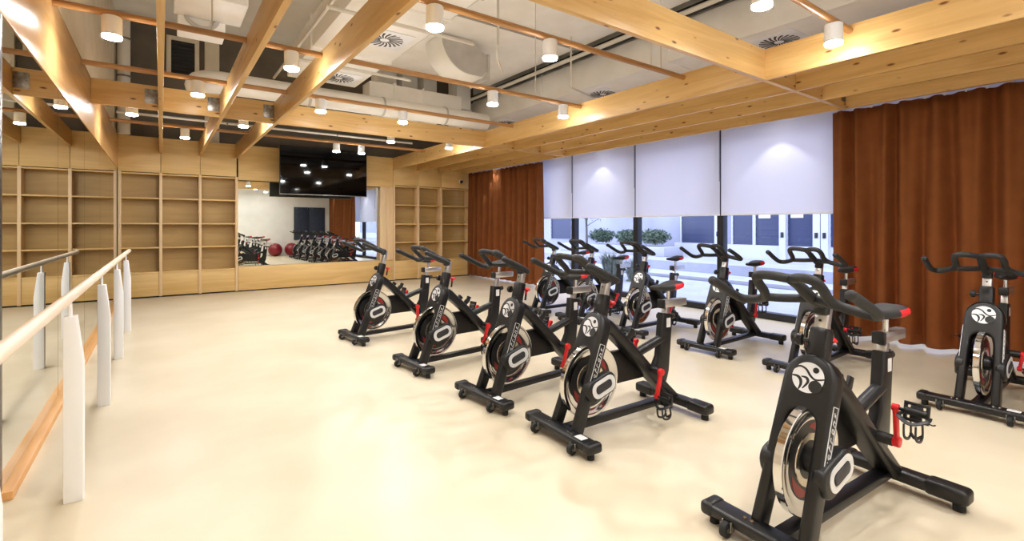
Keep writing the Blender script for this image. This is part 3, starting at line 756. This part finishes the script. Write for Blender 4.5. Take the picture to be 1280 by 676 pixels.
    b.faces.new(rings[0]); b.faces.new(rings[-1]); bmesh.ops.recalc_face_normals(b, faces=b.faces)
    mb._merge(b); sd = P(mb, 'saddle', 'b_grip', sharp=60)
    # red rear flank of the saddle (rear quarter patches)
    mb = MB(); b = bmesh.new()
    rr = [[b.verts.new((c[0]-.018, a*1.03, c[2]+z*1.03-.0115)) for a, z in s_] for c, s_ in zip(ctr[5:], sec[5:])]
    for A, B in zip(rr, rr[1:]):
        for i in range(20):
            if i in (17, 18, 19, 0, 1, 8, 9, 10, 11, 12) or A is rr[3]: b.faces.new((A[i], A[(i+1) % 20], B[(i+1) % 20], B[i]))
    b.faces.new(rr[-1]); bmesh.ops.recalc_face_normals(b, faces=b.faces); mb._merge(b); P(mb, 'red_tail', 'red', sd, sharp=60)
    P(MB().sweep(smooth([(.93, .012, .925), (1.0, .022, .908), (1.09, .024, .908), (1.14, .035, .93)], 4), .0035).sweep(smooth([(.93, -.012, .925), (1.0, -.022, .908), (1.09, -.024, .908), (1.14, -.035, .93)], 4), .0035).box((1.035, -.032, .90), (1.085, .032, .928), .005), 'saddle_clamp', 'b_plast', sd)
    # cranks with pedals
    for s in (-1, 1):
        cr = bpy.data.objects.new('crank_arm', MB().bar((0, 0, 0), (0, 0, -s*-.17), .034, .018, .005, (0, 1, 0)).cyl((0, -.014, 0), (0, .014, 0), .026, n=20, bev=.003).cyl((0, -.014, s*.17), (0, .014, s*.17), .018, n=16, bev=.003).mesh('crank_arm', M['red_metal']))
        C.objects.link(cr); cr.parent = e; cr.location = BB+V(0, s*.138, 0)
        pm = MB(); ty = s
        y0, y1 = (s*.03, s*.125)
        pm.cyl((0, s*.012, 0), (0, s*.035, 0), .008, n=10)
        pm.box((-.045, min(y0, y1), -.012), (-.03, max(y0, y1), .012), .004).box((.03, min(y0, y1), -.012), (.045, max(y0, y1), .012), .004)
        pm.box((-.045, s*.078-.049, -.010), (.045, s*.078-.036, .010), .003).box((-.045, s*.078+.036, -.010), (.045, s*.078+.049, .010), .003)
        pm.cyl((0, s*.035, 0), (0, s*.12, 0), .018, n=12); pm.box((-.03, min(s*.055, s*.10), -.009), (.03, max(s*.055, s*.10), .009), .003)
        # toe cage
        for yy in (.055, .10):
            pm.sweep(smooth([(-.04, s*yy, -.012), (-.10, s*yy, -.030), (-.125, s*yy, -.005), (-.115, s*yy, .045), (-.06, s*yy, .062)], 4), rrect(.014, .006, .002), (0, 1, 0))
        pm.sweep(smooth([(-.10, s*.055, -.03), (-.118, s*.078, -.018), (-.10, s*.10, -.03)], 4), .007)
        pm.sweep(smooth([(-.01, s*.028, 0), (-.03, s*.026, .045), (-.055, s*.078, .066), (-.03, s*.13, .045), (-.01, s*.128, 0)], 5), rrect(.020, .005, .002), (1, 0, 0))
        pm.sweep(smooth([(-.03, s*.13, .045), (-.035, s*.155, .05), (-.03, s*.17, .07)], 4), .003)
        pd = bpy.data.objects.new('pedal', pm.mesh('pedal', M['b_plast'])); C.objects.link(pd); pd.parent = cr; pd.location = (0, s*.004, s*.17)
    return e

bike0 = make_bike()
# x, y, rz(deg), crank angle (deg: 0 = left pedal down), pedal tilt, seat dz, bar dz, label
bikes = [
    (2.10, 1.00, -4, 175, -75, 0, .0, 'black indoor exercise bike nearest the camera, the largest, swirl badge facing front'),
    (2.10, 2.36, -3, 15, -85, 0, .015, 'black exercise bike second nearest the camera in the row facing the barre'),
    (2.05, 3.22, 3, 20, -80, 0, .01, 'black exercise bike third from the camera in the row facing the barre'),
    (1.97, 4.35, 4, 20, -80, .05, .005, 'black exercise bike fourth from the camera in the row facing the barre'),
    (1.88, 5.86, 6, 0, -80, 0, .045, 'black exercise bike farthest from the camera in the row facing the barre'),
    (4.85, .88, 0, 60, -75, .03, .0, 'black exercise bike at the right edge, seen from its front before curtain'),
    (4.80, 2.06, 0, 100, -75, .0, .0, 'black exercise bike behind the nearest one, before the edge of near curtain'),
    (4.83, 3.05, 0, 190, -75, .0, .0, 'black exercise bike before the nearest blind, red crank up, whole front foot visible'),
    (4.83, 4.18, 0, 30, -75, .0, .0, 'black exercise bike before the window mullions, badge facing, third of window row'),
    (4.83, 5.16, 0, 30, -75, -.04, .0, 'black exercise bike second farthest in the window row, before outdoor grass tufts'),
    (4.83, 6.02, 0, 30, -75, .0, .0, 'black exercise bike farthest in the window row, bar overlapping far curtain edge'),
]
def place(b, t):
    x, y, rz, cr, tilt, sdz, bdz, lab = t
    b.location = (x, y, 0); b.rotation_euler = (0, 0, math.radians(rz)); tag(b, lab, 'exercise bike', 'indoor exercise bikes')
    for c in kids(b):
        n = c.name.split('.')[0]
        if n in ('seat_slider', 'saddle', 'seat_post'): c.location.z = sdz; c.location.x = sdz*.18
        if n in ('handlebar', 'handlebar_post'): c.location.z = bdz; c.location.x = bdz*.36
        if n == 'crank_arm':
            c.rotation_euler = (0, math.radians(cr), 0)
            for p in kids(c): p.rotation_euler = (0, -math.radians(cr)+math.radians(tilt), 0)
allb = [bike0]+[copy_tree(bike0) for _ in bikes[1:]]
for b, t in zip(allb, bikes): place(b, t)

# ------------------------------------------------------------------ things behind the camera, seen in the far mirror
for i, x in enumerate((4.46, 5.16)):
    e = empty('exercise_ball', (x, YF+.34, 0), 0, 'burgundy exercise ball on the floor seen in far mirror, %s' % ('left one of two' if i == 0 else 'right one of two'), 'exercise ball', 'burgundy exercise balls')
    mb = MB(); pr = []
    for k in range(49):
        a = -PI/2+PI*k/48; r = .30*(1-.008*(k % 4 == 0)); pr.append((max(0, r*math.cos(a)), .30+r*math.sin(a)))
    mb.lathe(pr, n=48).build('ball_skin', M['ball'], e); MB().cyl((.26, 0, .41), (.276, 0, .417), .012, n=10).build('plug', M['white_plastic'], e)
for i, x in enumerate((5.33, 6.05)):
    e = empty('exercise_mat', (x, YF, .72), 0, 'slate blue exercise mat hung on white wall in far mirror, %s' % ('left of two' if i == 0 else 'right of two'), 'exercise mat', 'hanging exercise mats')
    MB().box((0, .004, 0), (.70, .06, 1.56), .012).build('pad', M['mat_blue'], e)
    MB().cyl((.1, .06, 1.50), (.1, .067, 1.50), .02, n=16).cyl((.6, .06, 1.50), (.6, .067, 1.50), .02, n=16).build('eyelet', M['steel'], e)

# ------------------------------------------------------------------ outside
def ey(u, X):
    k = (u-640)/605; return X*(.809-.588*k)/(.588+.809*k)
struct(MB().box((XR+.2, -30, -.22), (13.4, 60, -.04)), 'pavement_outside', M['pave'])
struct(MB().box((11.4, -30, -.04), (11.55, 60, .06), .01), 'kerb_outside', M['kerb'])
struct(MB().box((13.4, -30, -.22), (60, 90, .25)), 'ground_outside', M['pave'])
FX = 17.0
e = empty('building', (FX, 8, .25), 0, 'pale building across the street with dark blue shuttered doors', 'building')
o = Vector(e.location)
def bx(mb, x0, y0, z0, x1, y1, z1, bv=0): return mb.box((x0-o.x, y0-o.y, z0-o.z), (x1-o.x, y1-o.y, z1-o.z), bv)
bx(MB(), FX, -25, .25, FX+4, 45, 9).build('wall', M['facade'], e)
bx(MB(), FX-.12, -25, .25, FX, ey(845, FX), .72).build('plinth', M['facade_white'], e)
for di, (u0, u1) in enumerate(((853, 896), (917, 942), (945.5, 976.5), (985.5, 1018.5), (1039, 1075), (1090, 1130), (690, 716))):
    ya, yb = ey(u1, FX), ey(u0, FX)
    fr = MB(); dx = .10+.006*di; bx(fr, FX-dx, ya-.045, .725, FX-.002, ya, 3.4); bx(fr, FX-dx, yb, .725, FX-.002, yb+.045, 3.4); bx(fr, FX-dx, ya, 3.2, FX-.002, yb, 3.4)
    f = fr.build('door_frame', M['facade_white'], e)
    sh = MB(); n = 24
    for k in range(n): bx(sh, FX-.05-.012*(k % 2), ya, .74+k*.1025, FX-.01, yb, .74+(k+1)*.1025)
    sh.build('shutter', M['shutter'], f)
    if (u0 in (945.5, 985.5)):
        c = (ya+yb)/2+.12; w = (yb-ya)*.24
        s_ = MB(); bx(s_, FX-.075, c-w, 1.66, FX-.064, c+w, 1.80); s_.build('sign_plate', M['sticker'], f)
for (u0, u1) in ((896.5, 905), (977, 985), (1019, 1028), (1029, 1038)):
    pm = MB(); bx(pm, FX-.22, ey(u1, FX), .25, FX-.10, ey(u0, FX), 4.0); p_ = pm.build('pillar', M['facade_white'], e)
    c = (ey(u1, FX)+ey(u0, FX))/2
    pm = MB(); bx(pm, FX-.24, c-.05, 1.0, FX-.22, c+.05, 1.18, .01); pm.build('wall_lamp', M['frame_dark'], p_)
# planter wall and hedges
o1 = MB().box((15.0, ey(842, 15.6), .25), (16.2, ey(712, 15.6), .60), .02).build('planter', M['kerb']); tag(o1, 'low pale planter wall under the hedge outside', 'planter')
def leafball(name, c, r, sc, n, m, label, cat, group, leaf=.07):
    rnd = random.Random(int(c[0]*100+c[1]*7)); mb = MB()
    for _ in range(n):
        d = Vector((rnd.gauss(0, 1), rnd.gauss(0, 1), rnd.gauss(0, 1))).normalized()*r*rnd.uniform(.35, 1.0)*(1+.18*math.sin(3*len(mb.bm.verts)))
        p = Vector((d.x*sc[0], d.y*sc[1], d.z*sc[2])); p.z = max(p.z, -r*sc[2]*.95)
        a = Vector((rnd.gauss(0, 1), rnd.gauss(0, 1), rnd.gauss(0, 1))).normalized()*leaf; b = a.cross(Vector((rnd.gauss(0, 1), rnd.gauss(0, 1), rnd.gauss(0, 1))).normalized())*.8
        mb.quad(p-a, p+b*.5, p+a, p-b*.5)
    e = empty(name, c, 0, label, cat, group); mb.build('foliage', M[m], e)
    MB().ico((0, 0, 0), r*.5, 2, sc).build('core', M[m], e)
hb_ = [(15.6, ey(818, 15.6), 'rounded dark shrub outside, right end of the hedge behind the mullion'), (15.6, ey(785, 15.6), 'rounded dark shrub outside, middle of the hedge'), (15.6, ey(752, 15.6), 'rounded dark shrub outside, left end of the hedge by small tree')]
for x, y, l in hb_: leafball('shrub', (x, y, .965), .62, (.8, .95, .46), 1900, 'hedge', l, 'shrub', 'hedge shrubs outside')
def tuft(x, y, h, n, label):
    rnd = random.Random(int(x*31+y*17)); mb = MB()
    for _ in range(n):
        a = rnd.uniform(0, 2*PI); r0 = rnd.uniform(0, .22); sp = rnd.uniform(.05, .42); hh = h*rnd.uniform(.6, 1.05)
        b0 = Vector((r0*math.cos(a), r0*math.sin(a), 0)); d = Vector((math.cos(a), math.sin(a), 0)); s = Vector((-d.y, d.x, 0))*.011
        p1 = b0+d*sp*.35+Vector((0, 0, hh*.6)); p2 = b0+d*sp+Vector((0, 0, hh*rnd.uniform(.75, 1)))
        mb.quad(b0-s, b0+s, p1+s, p1-s); mb.tri(p1-s, p1+s, p2)
    e = empty('grass_tuft', (x, y, -.04), 0, label, 'plant', 'grass tufts outside'); mb.build('blades', M['tuft'], e)
    MB().lathe([(0, .06), (.2, .04), (.26, 0)], n=16).build('soil', M['hedge'], e)
tuft(10.3, 9.40, .80, 420, 'spiky grass tuft outside, largest, between the two mullions')
tuft(10.0, 8.30, .68, 380, 'spiky grass tuft outside, right of the largest, near the mullion')
tuft(10.1, 10.5, .62, 300, 'spiky grass tuft outside, left of the largest')
# small bare tree
e = empty('tree', (14.2, ey(733, 14.2), .25), 0, 'small thin sparse tree outside beside the left mullion', 'tree')
tr = MB().sweep(smooth([(0, 0, 0), (.02, .03, .9), (-.03, 0, 1.6), (.02, -.02, 2.6)], 4), [.05]*4+[.045]*4+[.035]*4+[.02]); tr.build('trunk', M['bark'], e)
rnd = random.Random(4); bm_ = MB(); lf = MB()
for k in range(16):
    z = rnd.uniform(1.0, 2.4); a = rnd.uniform(0, 6.28); L_ = rnd.uniform(.5, 1.1)
    p2 = Vector((math.cos(a)*L_, math.sin(a)*L_, z+L_*.5)); bm_.sweep([(0, 0, z), tuple((p2+Vector((0, 0, z)))*.5), tuple(p2)], [.018, .012, .005])
    for q in range(14):
        p = Vector((0, 0, z)).lerp(p2, rnd.uniform(.4, 1.05))+Vector((rnd.gauss(0, .07), rnd.gauss(0, .07), rnd.gauss(0, .07)))
        a_ = Vector((rnd.gauss(0, 1), rnd.gauss(0, 1), rnd.gauss(0, 1))).normalized()*.05; b_ = a_.cross(Vector((0, .3, 1)))*.6
        lf.quad(p-a_, p+b_, p+a_, p-b_)
bm_.build('branches', M['bark'], e); lf.build('leaves', M['hedge'], e)

# ------------------------------------------------------------------ world, camera, view
w = bpy.data.worlds.new('overcast sky'); S.world = w; w.use_nodes = True
nt = w.node_tree; bg = nt.nodes['Background']; bg.inputs['Color'].default_value = (.80, .86, 1.0, 1); bg.inputs['Strength'].default_value = 5.2

cam = bpy.data.cameras.new('camera'); co = bpy.data.objects.new('camera', cam); C.objects.link(co)
co.location = (0, 0, 1.4); co.rotation_euler = (PI/2, 0, -math.radians(35.97))
cam.sensor_width = 36; cam.lens = 605/1280*36; cam.shift_y = -56/1280; cam.clip_start = .05; cam.clip_end = 300
S.camera = co
S.view_settings.view_transform = 'Standard'; S.view_settings.look = 'None'; S.view_settings.gamma = 1; S.view_settings.exposure = 0.08
S.view_settings.use_curve_mapping = False
cy = S.cycles
cy.use_denoising = True; cy.max_bounces = 10; cy.diffuse_bounces = 6; cy.glossy_bounces = 6; cy.transparent_max_bounces = 12
cy.caustics_reflective = False; cy.caustics_refractive = False; cy.sample_clamp_indirect = 6
